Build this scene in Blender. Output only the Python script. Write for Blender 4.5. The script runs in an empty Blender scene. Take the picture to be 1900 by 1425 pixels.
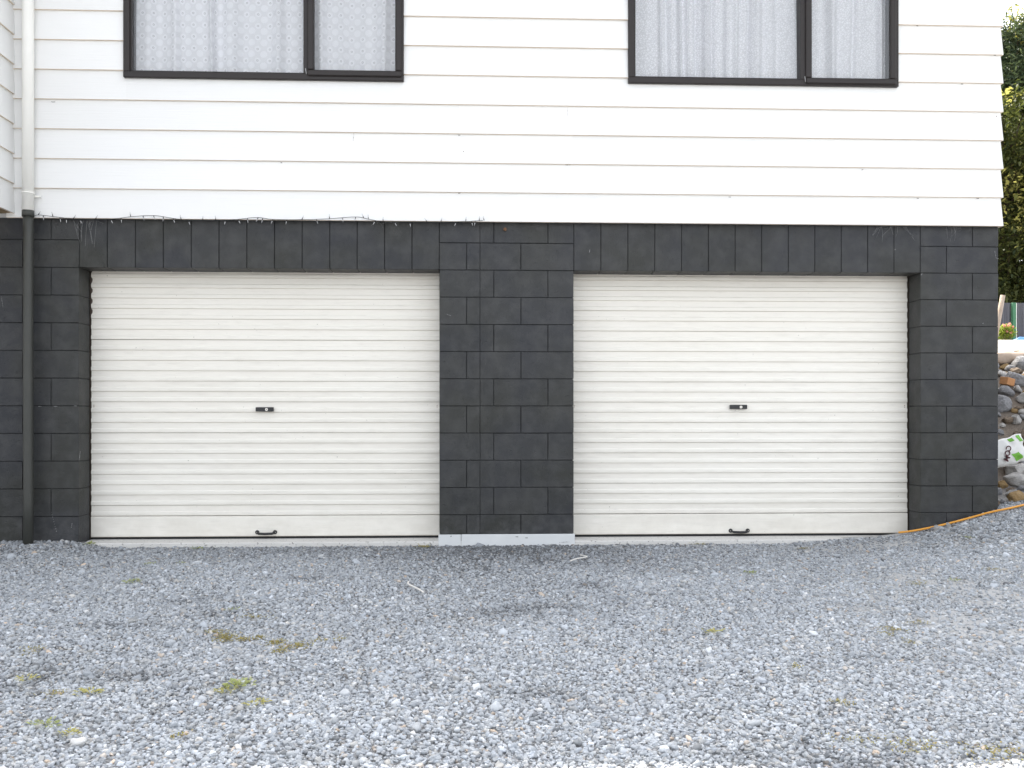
import bpy, bmesh, math, random
import numpy as np
from mathutils import Vector, noise, Matrix

random.seed(11)
rng = np.random.default_rng(5)
S = bpy.context.scene
C = S.collection

# ------------------------------------------------------------------ camera, sky, sun, exposure
DIST, EYE, F, YAW = 6.945, 0.916, 1750.0, 0.0418
cam_d = bpy.data.cameras.new('camera')
cam = bpy.data.objects.new('camera', cam_d); C.objects.link(cam)
cam.location = (0, -DIST, EYE)
cam.rotation_euler = (math.pi / 2, 0, -YAW)
cam_d.sensor_width = 36; cam_d.lens = F / 1900 * 36
cam_d.shift_y = 59.5 / 1900
cam_d.clip_start = 0.05; cam_d.clip_end = 800
S.camera = cam

SUN_EL, SUN_AZ = math.radians(53.38), math.radians(-15)     # azimuth from +Y towards +X
w = bpy.data.worlds.new('World'); S.world = w; w.use_nodes = True
nt = w.node_tree; nt.nodes.clear()
sky = nt.nodes.new('ShaderNodeTexSky'); sky.sky_type = 'NISHITA'; sky.sun_disc = False
sky.sun_elevation = SUN_EL; sky.sun_rotation = SUN_AZ
sky.air_density = 1.0; sky.dust_density = 3.0; sky.ozone_density = 1.0
hsv = nt.nodes.new('ShaderNodeHueSaturation'); hsv.inputs['Saturation'].default_value = 0.24
bg = nt.nodes.new('ShaderNodeBackground'); bg.inputs['Strength'].default_value = 0.15
wo = nt.nodes.new('ShaderNodeOutputWorld')
nt.links.new(sky.outputs[0], hsv.inputs['Color']); nt.links.new(hsv.outputs[0], bg.inputs[0]); nt.links.new(bg.outputs[0], wo.inputs[0])

sd = bpy.data.lights.new('sun', 'SUN'); sun = bpy.data.objects.new('sun', sd); C.objects.link(sun)
sd.energy = 3.0; sd.angle = math.radians(0.53); sd.color = (1.0, 0.93, 0.82)
sv = Vector((math.sin(SUN_AZ) * math.cos(SUN_EL), math.cos(SUN_AZ) * math.cos(SUN_EL), math.sin(SUN_EL)))
sun.rotation_euler = sv.to_track_quat('Z', 'Y').to_euler()
sun.location = (-4, 10, 14)

S.render.engine = 'CYCLES'
S.cycles.max_bounces = 8; S.cycles.diffuse_bounces = 4; S.cycles.transparent_max_bounces = 12
S.view_settings.view_transform = 'Standard'; S.view_settings.look = 'None'
S.view_settings.gamma = 1; S.view_settings.exposure = 1.90

def at(x, y, Y=0.0):
    """point of the plane Y that the photograph shows at (x, y); used to survey real positions"""
    d = DIST + Y
    X = d * math.tan(math.atan((x - 950) / F) + YAW)
    zc = X * math.sin(YAW) + d * math.cos(YAW)
    return Vector((X, Y, EYE + (772 - y) / F * zc))
def ax(x, Y=0.0): return at(x, 772, Y).x

# ------------------------------------------------------------------ helpers
def tag(o, label=None, cat=None, group=None, kind=None):
    if label: o['label'] = label
    if cat: o['category'] = cat
    if group: o['group'] = group
    if kind: o['kind'] = kind
    return o
def empty(name, loc=(0, 0, 0), label=None, cat=None, group=None, parent=None):
    o = bpy.data.objects.new(name, None); C.objects.link(o); o.location = loc
    o.empty_display_size = .2
    if parent: o.parent = parent
    return tag(o, label, cat, group)
def link(name, me, parent=None, loc=None):
    o = bpy.data.objects.new(name, me); C.objects.link(o)
    if parent: o.parent = parent
    if loc is not None: o.location = loc
    return o
def mesh(name, bm, mats, smooth=False):
    me = bpy.data.meshes.new(name); bm.to_mesh(me); bm.free()
    for m in (mats if isinstance(mats, (list, tuple)) else [mats]): me.materials.append(m)
    if smooth:
        for p in me.polygons: p.use_smooth = True
    return me
def obj(name, bm, mats, parent=None, loc=None, smooth=False):
    return link(name, mesh(name, bm, mats, smooth), parent, loc)
def box(bm, x0, x1, y0, y1, z0, z1, bev=0, mi=0):
    vs = [bm.verts.new(p) for p in ((x0,y0,z0),(x1,y0,z0),(x1,y1,z0),(x0,y1,z0),(x0,y0,z1),(x1,y0,z1),(x1,y1,z1),(x0,y1,z1))]
    fs = [bm.faces.new([vs[i] for i in q]) for q in ((0,3,2,1),(4,5,6,7),(0,1,5,4),(1,2,6,5),(2,3,7,6),(3,0,4,7))]
    for f in fs: f.material_index = mi
    if bev:
        es = list({e for f in fs for e in f.edges})
        bmesh.ops.bevel(bm, geom=es, offset=bev, segments=1, affect='EDGES', profile=.5)
    return vs
def tube(bm, pts, r, n=8, cap=True, mi=0):
    rings = []
    pts = [Vector(p) for p in pts]
    rr = r if isinstance(r, (list, tuple)) else [r] * len(pts)
    for i, p in enumerate(pts):
        a = pts[max(i - 1, 0)]; b = pts[min(i + 1, len(pts) - 1)]
        t = (b - a).normalized()
        up = Vector((0, 0, 1)) if abs(t.z) < .9 else Vector((0, 1, 0))
        u = t.cross(up).normalized(); v = u.cross(t).normalized()
        rings.append([bm.verts.new(p + (u * math.cos(k * 2 * math.pi / n) + v * math.sin(k * 2 * math.pi / n)) * rr[i]) for k in range(n)])
    for a, b in zip(rings, rings[1:]):
        for k in range(n):
            f = bm.faces.new((a[k], a[(k + 1) % n], b[(k + 1) % n], b[k])); f.smooth = True; f.material_index = mi
    if cap:
        f = bm.faces.new(rings[0][::-1]); f.material_index = mi
        f = bm.faces.new(rings[-1]); f.material_index = mi
def prism(bm, prof, x0, x1, f0=None, f1=None):
    """profile of (y, z) points extruded along x; f0/f1 give end x per profile point (mitres)"""
    a = [bm.verts.new((f0(y) if f0 else x0, y, z)) for y, z in prof]
    b = [bm.verts.new((f1(y) if f1 else x1, y, z)) for y, z in prof]
    n = len(prof)
    for i in range(n): bm.faces.new((a[i], b[i], b[(i + 1) % n], a[(i + 1) % n]))
    bm.faces.new(a[::-1]); bm.faces.new(b)
    bmesh.ops.recalc_face_normals(bm, faces=bm.faces)

# ------------------------------------------------------------------ materials
class Mat:
    def __init__(s, name, rough=.6, spec=.5):
        s.m = bpy.data.materials.new(name); s.m.use_nodes = True
        s.t = s.m.node_tree; s.b = s.t.nodes['Principled BSDF']
        s.out = s.t.nodes['Material Output']
        s.b.inputs['Roughness'].default_value = rough
        s.b.inputs['Specular IOR Level'].default_value = spec
        s.tc = None
    def n(s, k, **kw):
        nd = s.t.nodes.new('ShaderNode' + k)
        for a, v in kw.items(): setattr(nd, a, v)
        return nd
    def l(s, a, b): s.t.links.new(a, b)
    def co(s, scale=(1, 1, 1), world=False):
        if world:
            src = s.n('NewGeometry').outputs['Position']
        else:
            src = s.n('TexCoord').outputs['Object']
        mp = s.n('Mapping'); mp.inputs['Scale'].default_value = scale
        s.l(src, mp.inputs[0]); return mp.outputs[0]
    def noise(s, vec, scale, detail=4, rough=.55):
        nd = s.n('TexNoise'); nd.inputs['Scale'].default_value = scale; nd.inputs['Detail'].default_value = detail
        nd.inputs['Roughness'].default_value = rough; s.l(vec, nd.inputs['Vector']); return nd.outputs['Fac']
    def ramp(s, fac, stops):
        r = s.n('ValToRGB'); els = r.color_ramp.elements
        while len(els) < len(stops): els.new(.5)
        for e, (p, c) in zip(els, stops):
            e.position = p; e.color = (c, c, c, 1) if isinstance(c, (int, float)) else (*c, 1)
        s.l(fac, r.inputs[0]); return r.outputs[0]
    def mix(s, fac, a, b, mode='MIX'):
        m = s.n('Mix', data_type='RGBA', blend_type=mode)
        for sock, v in ((m.inputs[0], fac), (m.inputs[6], a), (m.inputs[7], b)):
            if isinstance(v, (int, float)): sock.default_value = v
            elif isinstance(v, tuple): sock.default_value = (*v, 1)
            else: s.l(v, sock)
        return m.outputs[2]
    def math(s, op, a, b=None, c=None):
        m = s.n('Math', operation=op)
        for sock, v in zip(m.inputs, (a, b, c)):
            if v is None: continue
            if isinstance(v, (int, float)): sock.default_value = v
            else: s.l(v, sock)
        return m.outputs[0]
    def bump(s, h, dist, strength=1):
        b = s.n('Bump'); b.inputs['Distance'].default_value = dist; b.inputs['Strength'].default_value = strength
        s.l(h, b.inputs['Height']); s.l(b.outputs[0], s.b.inputs['Normal'])
    def color(s, c):
        if isinstance(c, tuple): s.b.inputs['Base Color'].default_value = (*c, 1)
        else: s.l(c, s.b.inputs['Base Color'])
        return s

def make_blocks():
    M = Mat('charcoal_block_paint', .55, .35)
    v = M.co(world=True)
    big = M.noise(v, 1.6, 3); fine = M.noise(v, 90, 6, .7); mid = M.noise(v, 9, 4)
    oi = M.n('ObjectInfo').outputs['Random']
    base = M.mix(M.ramp(big, [(.38, 0), (.62, 1)]), (.029, .030, .026), (.026, .028, .033))
    base = M.mix(M.math('MULTIPLY', oi, .35), base, (.048, .049, .050))
    base = M.mix(M.math('MULTIPLY', M.ramp(mid, [(.42, 0), (.75, 1)]), .50), base, (.075, .075, .075))
    sp = M.noise(v, 160, 2)
    base = M.mix(M.math('MULTIPLY', M.ramp(sp, [(.73, 0), (.76, 1)]), .35), base, (.16, .16, .16))
    # splashed dust near the ground
    z = M.n('SeparateXYZ'); M.l(v, z.inputs[0])
    low = M.n('MapRange'); low.inputs[1].default_value = .28; low.inputs[2].default_value = -.05
    M.l(z.outputs[2], low.inputs[0])
    du = M.math('MULTIPLY', M.math('MULTIPLY', low.outputs[0], M.ramp(M.noise(v, 14, 5), [(.45, 0), (.75, 1)])), .45)
    base = M.mix(du, base, (.16, .16, .165))
    M.color(base)
    h = M.math('ADD', M.math('MULTIPLY', fine, .6), M.math('MULTIPLY', M.ramp(M.noise(v, 55, 3), [(.28, 0), (.42, 1)]), .8))
    M.bump(h, .0028, .8)
    return M.m
def make_mortar():
    M = Mat('painted_mortar', .7, .3); v = M.co(world=True)
    M.color(M.mix(M.noise(v, 8), (.022, .023, .023), (.032, .033, .034))); M.bump(M.noise(v, 120, 4), .002); return M.m
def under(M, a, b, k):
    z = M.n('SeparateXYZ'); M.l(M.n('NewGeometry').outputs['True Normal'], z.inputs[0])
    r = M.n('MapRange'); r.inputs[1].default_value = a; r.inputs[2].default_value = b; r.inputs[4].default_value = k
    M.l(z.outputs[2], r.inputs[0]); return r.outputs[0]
def make_board():
    M = Mat('white_weatherboard_paint', .55, .4); v = M.co((.9, 1, 26), world=True)
    wob = M.co(world=True)
    g = M.noise(v, 3.2, 6, .65)
    oi = M.n('ObjectInfo').outputs['Random']
    c = M.mix(oi, (.77, .768, .755), (.82, .82, .81))
    c = M.mix(M.math('MULTIPLY', M.ramp(M.noise(wob, 2.2, 5), [(.5, 0), (.8, 1)]), .25), c, (.76, .755, .74))
    c = M.mix(M.math('MULTIPLY', M.ramp(g, [(.6, 0), (.75, 1)]), .12), c, (.62, .62, .63))
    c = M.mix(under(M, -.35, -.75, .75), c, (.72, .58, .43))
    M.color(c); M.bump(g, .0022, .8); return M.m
def make_door():
    M = Mat('cream_door_enamel', .42, .45); v = M.co(world=True)
    c = M.mix(M.noise(v, .9, 3), (.805, .768, .69), (.835, .806, .745))
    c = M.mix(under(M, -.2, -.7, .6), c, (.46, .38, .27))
    st = M.noise(M.co((1, 1, 9), world=True), 7, 6, .7)
    c = M.mix(M.math('MULTIPLY', M.ramp(st, [(.52, 0), (.75, 1)]), .28), c, (.55, .52, .46))
    z = M.n('SeparateXYZ'); M.l(v, z.inputs[0])
    low = M.n('MapRange'); low.inputs[1].default_value = .34; low.inputs[2].default_value = 0
    M.l(z.outputs[2], low.inputs[0])
    du = M.math('MULTIPLY', low.outputs[0], M.ramp(M.noise(v, 5, 6, .7), [(.35, 0.1), (.75, 1)]))
    c = M.mix(M.math('MULTIPLY', du, .45), c, (.50, .47, .40))
    sp = M.noise(v, 42, 2)
    c = M.mix(M.math('MULTIPLY', M.ramp(sp, [(.76, 0), (.78, 1)]), .6), c, (.25, .24, .2))
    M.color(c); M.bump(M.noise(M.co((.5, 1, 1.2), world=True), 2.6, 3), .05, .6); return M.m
def plain(name, c1, c2, rough=.5, spec=.5, scale=20, bump=.0008, metal=0):
    M = Mat(name, rough, spec); v = M.co(world=True)
    nz = M.noise(v, scale, 5); M.color(M.mix(nz, c1, c2)); M.b.inputs['Metallic'].default_value = metal
    if bump: M.bump(nz, bump)
    return M.m
def make_concrete():
    M = Mat('worn_concrete', .85, .2); v = M.co(world=True)
    c = M.mix(M.noise(v, 3.5, 6, .7), (.56, .54, .51), (.74, .73, .70))
    c = M.mix(M.math('MULTIPLY', M.ramp(M.noise(v, 60, 3), [(.62, 0), (.68, 1)]), .7), c, (.12, .11, .10))
    M.color(c); M.bump(M.noise(v, 70, 5), .003); return M.m
def make_stone():
    M = Mat('grey_gravel_stone', .75, .3)
    at_ = M.n('Attribute', attribute_type='INSTANCER', attribute_name='tone')
    hu = M.n('Attribute', attribute_type='INSTANCER', attribute_name='hue')
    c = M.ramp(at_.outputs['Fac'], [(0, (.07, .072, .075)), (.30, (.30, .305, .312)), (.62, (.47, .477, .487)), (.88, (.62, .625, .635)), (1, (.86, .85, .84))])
    warm = M.ramp(hu.outputs['Fac'], [(0, (.93, .985, 1.05)), (.8, (.98, 1.0, 1.01)), (.975, (1.05, 1.0, .92)), (1, (1.3, .98, .70))])
    c = M.mix(1.0, c, warm, 'MULTIPLY')
    v = M.co(); nz = M.noise(v, 2.2, 4)
    c = M.mix(M.math('MULTIPLY', nz, .35), c, (.42, .43, .44))
    M.color(c); return M.m
def make_ground():
    M = Mat('gravel_bed', .9, .2); v = M.co(world=True)
    vo = M.n('TexVoronoi'); vo.inputs['Scale'].default_value = 70; M.l(v, vo.inputs['Vector'])
    sp = M.n('SeparateColor'); M.l(vo.outputs['Color'], sp.inputs[0])
    c = M.ramp(sp.outputs[0], [(0, (.15, .152, .155)), (.5, (.32, .325, .335)), (.9, (.42, .425, .435)), (1, (.55, .55, .55))])
    c = M.mix(M.ramp(vo.outputs['Distance'], [(.45, 0), (.75, 1)]), c, (.13, .13, .13))
    # compacted pale dust where the stones are thin
    xyz = M.n('SeparateXYZ'); M.l(v, xyz.inputs[0])
    dust = M.ramp(M.noise(v, 6, 5), [(.2, .7), (.6, 1)])
    rx2 = M.n('MapRange'); rx2.inputs[1].default_value = 5.2; rx2.inputs[2].default_value = 4.2; M.l(xyz.outputs[0], rx2.inputs[0])
    rx = M.n('MapRange'); rx.inputs[1].default_value = 1.3; rx.inputs[2].default_value = 2.4; M.l(xyz.outputs[0], rx.inputs[0])
    c = M.mix(M.math('MULTIPLY', M.math('MULTIPLY', dust, M.math('MULTIPLY', rx.outputs[0], rx2.outputs[0])), .85), c, (.50, .495, .485))
    # soil on the bank and paler gravel terrace beyond it
    ry = M.n('MapRange'); ry.inputs[1].default_value = .05; ry.inputs[2].default_value = .6; M.l(xyz.outputs[1], ry.inputs[0])
    soil = M.mix(M.noise(v, 6, 6, .7), (.10, .075, .055), (.24, .21, .18))
    c = M.mix(ry.outputs[0], c, soil)
    rt = M.n('MapRange'); rt.inputs[1].default_value = 2.7; rt.inputs[2].default_value = 3.2; M.l(xyz.outputs[1], rt.inputs[0])
    c = M.mix(rt.outputs[0], c, M.mix(M.noise(v, 3, 5), (.30, .27, .22), (.42, .40, .36)))
    M.color(c)
    M.bump(M.math('SUBTRACT', 1.0, vo.outputs['Distance']), .008, .9); return M.m
def make_glass():
    M = Mat('window_glass'); M.t.nodes.remove(M.b)
    tr = M.n('BsdfTransparent'); tr.inputs[0].default_value = (.99, .995, .995, 1)
    gl = M.n('BsdfGlossy'); gl.inputs['Roughness'].default_value = .02
    fr = M.n('Fresnel'); fr.inputs[0].default_value = 1.52
    mx = M.n('MixShader')
    k = M.math('MULTIPLY_ADD', fr.outputs[0], 1.1, .0)
    M.l(k, mx.inputs[0]); M.l(tr.outputs[0], mx.inputs[1]); M.l(gl.outputs[0], mx.inputs[2]); M.l(mx.outputs[0], M.out.inputs[0])
    return M.m
def make_lace(kind):
    M = Mat('lace_' + kind, .9, .1); uv = M.n('UVMap').outputs[0]
    M.b.inputs['Base Color'].default_value = (.95, .95, .985, 1)
    tr = M.n('BsdfTranslucent'); tr.inputs[0].default_value = (.78, .78, .82, 1)
    mx = M.n('MixShader'); mx.inputs[0].default_value = .06
    M.l(M.b.outputs[0], mx.inputs[1]); M.l(tr.outputs[0], mx.inputs[2])
    tp = M.n('BsdfTransparent'); m2 = M.n('MixShader')
    if kind == 'rings':
        s = M.n('SeparateXYZ'); M.l(uv, s.inputs[0])
        def cell(px, py, ox=0.0):
            fx = M.math('SUBTRACT', M.math('FRACT', M.math('DIVIDE', M.math('ADD', s.outputs[0], ox), px)), .5)
            fy = M.math('SUBTRACT', M.math('FRACT', M.math('DIVIDE', M.math('ADD', s.outputs[1], ox * .9), py)), .5)
            return M.math('SQRT', M.math('ADD', M.math('POWER', M.math('MULTIPLY', fx, px * 20), 2), M.math('POWER', M.math('MULTIPLY', fy, py * 20), 2)))
        d = cell(.085, .085); d2 = cell(.085, .085, .0425)
        ring = M.math('MULTIPLY', M.math('GREATER_THAN', d, .09), M.math('LESS_THAN', d, .15))
        hole = M.math('LESS_THAN', d, .09)
        flower = M.math('MULTIPLY', M.math('LESS_THAN', d, .42), M.math('GREATER_THAN', d, .15))
        dots = M.math('LESS_THAN', d2, .50)
        net = M.noise(uv, 220, 2)
        a = M.math('MULTIPLY_ADD', net, .12, .82)
        a = M.math('MULTIPLY_ADD', flower, .09, a); a = M.math('MULTIPLY_ADD', dots, .09, a)
        a = M.math('MULTIPLY_ADD', ring, -.40, a); a = M.math('MAXIMUM', a, M.math('MULTIPLY', hole, .95))
    else:
        v = M.n('TexVoronoi', feature='DISTANCE_TO_EDGE'); v.inputs['Scale'].default_value = 62
        mp = M.n('Mapping'); mp.inputs['Scale'].default_value = (1, 1.0, 1); M.l(uv, mp.inputs[0]); M.l(mp.outputs[0], v.inputs['Vector'])
        a = M.math('MULTIPLY_ADD', M.math('GREATER_THAN', v.outputs['Distance'], .13), .17, .82)
    a = M.math('MINIMUM', a, .99)
    M.l(a, m2.inputs[0]); M.l(tp.outputs[0], m2.inputs[1]); M.l(mx.outputs[0], m2.inputs[2]); M.l(m2.outputs[0], M.out.inputs[0])
    return M.m
def make_leaf(name, c1, c2, tw=.35):
    M = Mat(name, .6, .3)
    g = M.n('NewGeometry').outputs['Random Per Island']
    c = M.mix(g, c1, c2); M.color(c)
    tr = M.n('BsdfTranslucent'); M.l(M.mix(.5, c, (c2[0] * 1.6, c2[1] * 1.7, c2[2])), tr.inputs[0])
    mx = M.n('MixShader'); mx.inputs[0].default_value = tw
    M.l(M.b.outputs[0], mx.inputs[1]); M.l(tr.outputs[0], mx.inputs[2]); M.l(mx.outputs[0], M.out.inputs[0])
    return M.m

m_block, m_mortar, m_board, m_door = make_blocks(), make_mortar(), make_board(), make_door()
m_conc, m_stone, m_ground, m_glass = make_concrete(), make_stone(), make_ground(), make_glass()
m_frame = plain('brown_black_window_frame', (.018, .014, .013), (.026, .021, .0195), .4, .35, 30, .0003)
m_black = plain('black_fitting', (.010, .011, .013), (.018, .018, .021), .4, .5, 60)
m_rubber = plain('black_rubber', (.016, .016, .017), (.035, .035, .036), .8, .2, 40)
m_steel = plain('bright_steel', (.55, .54, .52), (.7, .68, .64), .3, .5, 60, .0003, 1)
m_whitepipe = plain('white_pipe', (.80, .79, .74), (.86, .85, .81), .45, .4, 6, .0004)
m_darkpipe = plain('charcoal_pipe', (.038, .040, .036), (.055, .056, .05), .45, .4, 6, .0006)
m_track = plain('brown_steel_track', (.06, .045, .035), (.09, .07, .055), .6, .4, 20)
m_soffit = plain('raw_timber_soffit', (.28, .20, .12), (.40, .29, .17), .8, .2, 6)
m_inner = plain('dim_room_plaster', (.5, .5, .5), (.6, .6, .6), .9, .1, 3)
m_roof = plain('roof_iron', (.09, .09, .10), (.14, .14, .15), .5, .4, 3)
m_plinth = plain('white_painted_plinth', (.62, .64, .65), (.74, .75, .75), .6, .3, 9, .002)
m_chip = plain('white_scuff', (.28, .28, .28), (.42, .42, .42), .9, .1, 50)
m_rust = plain('rusty_metal', (.10, .05, .03), (.25, .14, .08), .8, .2, 60)
m_dirt = plain('dark_grime', (.015, .014, .012), (.04, .04, .035), .9, .1, 60)
m_web = plain('cobweb_silk', (.30, .30, .30), (.42, .42, .42), .9, .1, 50, 0)

# ------------------------------------------------------------------ ground
def sst(a, b, x):
    t = np.clip((x - a) / (b - a), 0, 1); return t * t * (3 - 2 * t)
def ground_z(X, Y):
    X = np.asarray(X, float); Y = np.asarray(Y, float)
    Yf = np.clip(Y, -9, 0)
    z = -.040 + .035 * Yf
    z = z + .05 * sst(-2.55, -2.95, X) * np.exp(Yf / .8)
    z = z + (.045 * sst(2.2, 3.0, X) + .30 * sst(2.95, 4.55, X) + .25 * sst(4.5, 7, X)) * (.25 + .75 * np.exp(Yf / 3.0))
    und = .012 * np.sin(X * 2.3 + Y * 1.1) * np.sin(Y * 2.9 + .6 * X) + .007 * np.sin(X * 5.1 - Y * 4.3)
    z = z + und * np.clip(-Yf / .5, 0, 1)
    # bank and terrace beside and behind the house
    Yb = np.clip(Y, 0, None)
    bank = 1.02 * sst(.15, 2.5, Yb) ** .85 + 1.45 * sst(2.5, 21, Yb) ** .8
    out = (X > 3.92) | (X < -8.05) | (Y > 8.92)
    z = z + np.where(out, bank * np.where(X < -8.05, sst(-8.05, -20, X), 1), 0)
    z = np.where((~out) & (Y > .3), -.16, z)
    z = np.where((~out) & (Y <= .3) & (Y > .10), -.16, z)
    return z

xs = np.unique(np.concatenate([[-300, -120, -60, -30, -18, -12, -9, -8.06, -8.02], np.arange(-7.5, 7.5, .12), [3.90, 3.94], [8, 9, 10, 12, 14, 16, 18, 20, 24, 30, 45, 80, 150, 300]]))
ys = np.unique(np.concatenate([[-300, -120, -60, -30, -18, -12, -10, -9], np.arange(-8, 5, .12), [.08, .12], [5, 6, 7, 8, 8.90, 8.94, 10, 11, 12, 13, 14, 15, 16, 17, 18, 19, 20, 22, 26, 34, 50, 90, 160, 300]]))
XX, YY = np.meshgrid(xs, ys); ZZ = ground_z(XX, YY)
bm = bmesh.new()
vv = [[bm.verts.new((XX[j, i], YY[j, i], ZZ[j, i])) for i in range(len(xs))] for j in range(len(ys))]
for j in range(len(ys) - 1):
    for i in range(len(xs) - 1):
        bm.faces.new((vv[j][i], vv[j][i + 1], vv[j + 1][i + 1], vv[j + 1][i]))
tag(obj('ground', bm, m_ground, smooth=True), kind='structure')

# concrete threshold slab carrying the doors
XL0, XP0, XP1, XR1, XE = -2.842, -.244, .748, 3.358, 3.958      # opening / pillar / corner positions
bm = bmesh.new(); box(bm, XL0 + .004, XR1 - .004, -.012, .75, -.14, 0.0, .006)
for v in bm.verts:
    if v.co.z > -.05 and v.co.y < .1: v.co.z -= .004
tag(obj('concrete_threshold', bm, m_conc), kind='structure')

# ------------------------------------------------------------------ the house
house = empty('house', (.5, 0, 0), 'white weatherboard house on a charcoal concrete block garage with two cream roller doors', 'house')
HX = Vector((-.5, 0, 0))                                          # children carry world coordinates through this offset
def part(name, bm, mats, parent=None, smooth=False):
    o = obj(name, bm, mats, parent or house, smooth=smooth)
    if (parent or house) is house: o.location = HX
    return o
# garage wall: mortar core with separate blocks proud of it
def wall_holes(bm, x0, x1, y0, y1, z0, z1, holes):
    gx = sorted({x0, x1, *[h[0] for h in holes], *[h[1] for h in holes]})
    gz = sorted({z0, z1, *[h[2] for h in holes], *[h[3] for h in holes]})
    for a, b in zip(gx, gx[1:]):
        for c, d in zip(gz, gz[1:]):
            mx, mz = (a + b) / 2, (c + d) / 2
            if any(h[0] < mx < h[1] and h[2] < mz < h[3] for h in holes): continue
            box(bm, a, b, y0, y1, c, d)
G = .0045
bm = bmesh.new()
wall_holes(bm, -7.9, XE - .008, .008, .182, -.3, 2.39, [(XL0 - .008 + .0, XP0 + .008, -.4, 1.998), (XP1 - .008, XR1 + .008, -.4, 1.998)])
box(bm, XE - .18, XE - .008, .182, 8.9, -.3, 2.39)
box(bm, -7.9, XE - .008, 8.7, 8.9, -.3, 2.39); box(bm, -7.9, -7.7, .182, 8.7, -.3, 2.39)
gwall = part('garage_wall', bm, m_mortar)
cache = {}
def block(x0, x1, z0, z1, y0=0.0, y1=.19):
    k = (round(x1 - x0, 3), round(z1 - z0, 3), round(y1 - y0, 3), random.randrange(3))
    if k not in cache:
        b = bmesh.new(); hx, hz, hy = (k[0] - G) / 2, (k[1] - G) / 2, k[2] / 2
        box(b, -hx, hx, -hy, hy, -hz, hz, .0022)
        for v in b.verts: v.co += Vector((random.uniform(-.0007, .0007) , random.uniform(-.0006, .0006), random.uniform(-.0006, .0006)))
        cache[k] = mesh('block', b, m_block)
    o = link('block', cache[k], gwall)
    o.location = ((x0 + x1) / 2, (y0 + y1) / 2 + random.uniform(-.0011, .0011), (z0 + z1) / 2)
    o.rotation_euler = (random.uniform(-.0012, .0012), 0, random.uniform(-.0025, .0025) if x1 - x0 < .5 else 0)
    return o
rows = [(-.21, -.01)] + [(-.01 + .2 * k, .19 + .2 * k) for k in range(12)]      # course beds at 1.99, 2.19 ...
for i, (z0, z1) in enumerate(rows):
    z1c = min(z1, 2.36)
    A = i % 2 == 1        # courses 1.79-1.99 (i=10) alternate
    # pillar, with the continuous control joint at x = .055
    cj = .055
    if z0 < 0 and z1 < 0: pass
    if z1 > 0:
        zz0 = max(z0, .047) if z0 < .047 else z0
        if A: spl = [XP0, XP0 + .2, XP0 + .6, XP1]
        else: spl = [XP0, XP0 + .4, XP0 + .8, XP1]
        seq = sorted(spl + [cj])
        for a, b in zip(seq, seq[1:]):
            block(a + (-.0014 if a == cj else 0), b + (.0014 if b == cj else 0), zz0, z1c)
    # right pier
    spl = [XR1, XR1 + .2, XE] if A else [XR1, XR1 + .4, XE]
    for a, b in zip(spl, spl[1:]): block(a, b, z0, z1c)
    # left wall running on under the wing
    x = XL0; first = .4 if A else .2
    seq = [x, x - first] + [x - first - .4 * k for k in range(1, 11)]
    for b, a in zip(seq, seq[1:]): block(a, b, z0, z1c)
    # right flank (faces the bank)
    y = .19 + (.2 if A else 0)
    if A: block(XE - .19, XE, z0, z1c, .19, .39)
    while y < 3.2:
        block(XE - .19, XE, z0, z1c, y, y + .4); y += .4
for (a, b) in ((XL0, XP0), (XP1, XR1)):
    for k in range(13):
        p = (b - a) / 13
        block(a + p * k, a + p * (k + 1), 1.99, 2.37)
# painted plinth strip below the pillar
bm = bmesh.new(); box(bm, XP0 - .006, .055 - .14, -.016, .19, -.12, .045, .003); box(bm, .055 - .137, XP1 + .006, -.015, .19, -.12, .046, .003)
part('plinth', bm, m_plinth)
# scuffs and chips, slightly proud flakes of old paint
def flake(px, py, w_, h_, rot=0, mat=m_chip, Y=-.0022, name='paint_scuff', n=7):
    c = at(px, py, Y); b = bmesh.new(); s = 1 / 251
    for k in range(n):
        t = (k / (n - 1) - .5); q = Vector((t * w_ * s, random.uniform(-.0006, .0006), t * h_ * s + random.uniform(-.2, .2) * s))
        r = s * random.uniform(.3, .6)
        box(b, q.x - r, q.x + r, -.0008, .0008, q.z - r * .8, q.z + r * .8)
    o = obj(name, b, mat, house); o.location = c + HX
for a in ((1847, 472, 3, -13), (832, 584, 8, -3), (148, 845, 2, 14), (4, 560, 3, -18), (100, 968, 9, -34), (133, 975, 1, 6), (74, 754, 4, 0),
          (103, 754, 5, 0), (140, 753, 4, 0), (1710, 509, 2, 2), (1661, 463, 1, 1), (1824, 600, 1, 1), (1094, 466, 1, 5)):
    flake(*a, n=9 if abs(a[3]) > 8 else 4)
for a in ((1047, 1006, 18, 1), (977, 998, 4, 0), (837, 995, 1, 1), (959, 996, 4, 0), (1025, 1010, 16, 0), (970, 1010, 3, 0)):
    flake(*a, mat=m_dirt, Y=-.0185, name='grime_mark', n=8)
# small rusted bolt high on the pillar
b = bmesh.new(); p = at(937, 426, 0); tube(b, [p, p + Vector((0, -.02, 0))], .012, 10); tube(b, [p + Vector((0, -.02, 0)), p + Vector((0, -.028, 0))], .007, 8)
part('bolt', b, m_rust)

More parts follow.
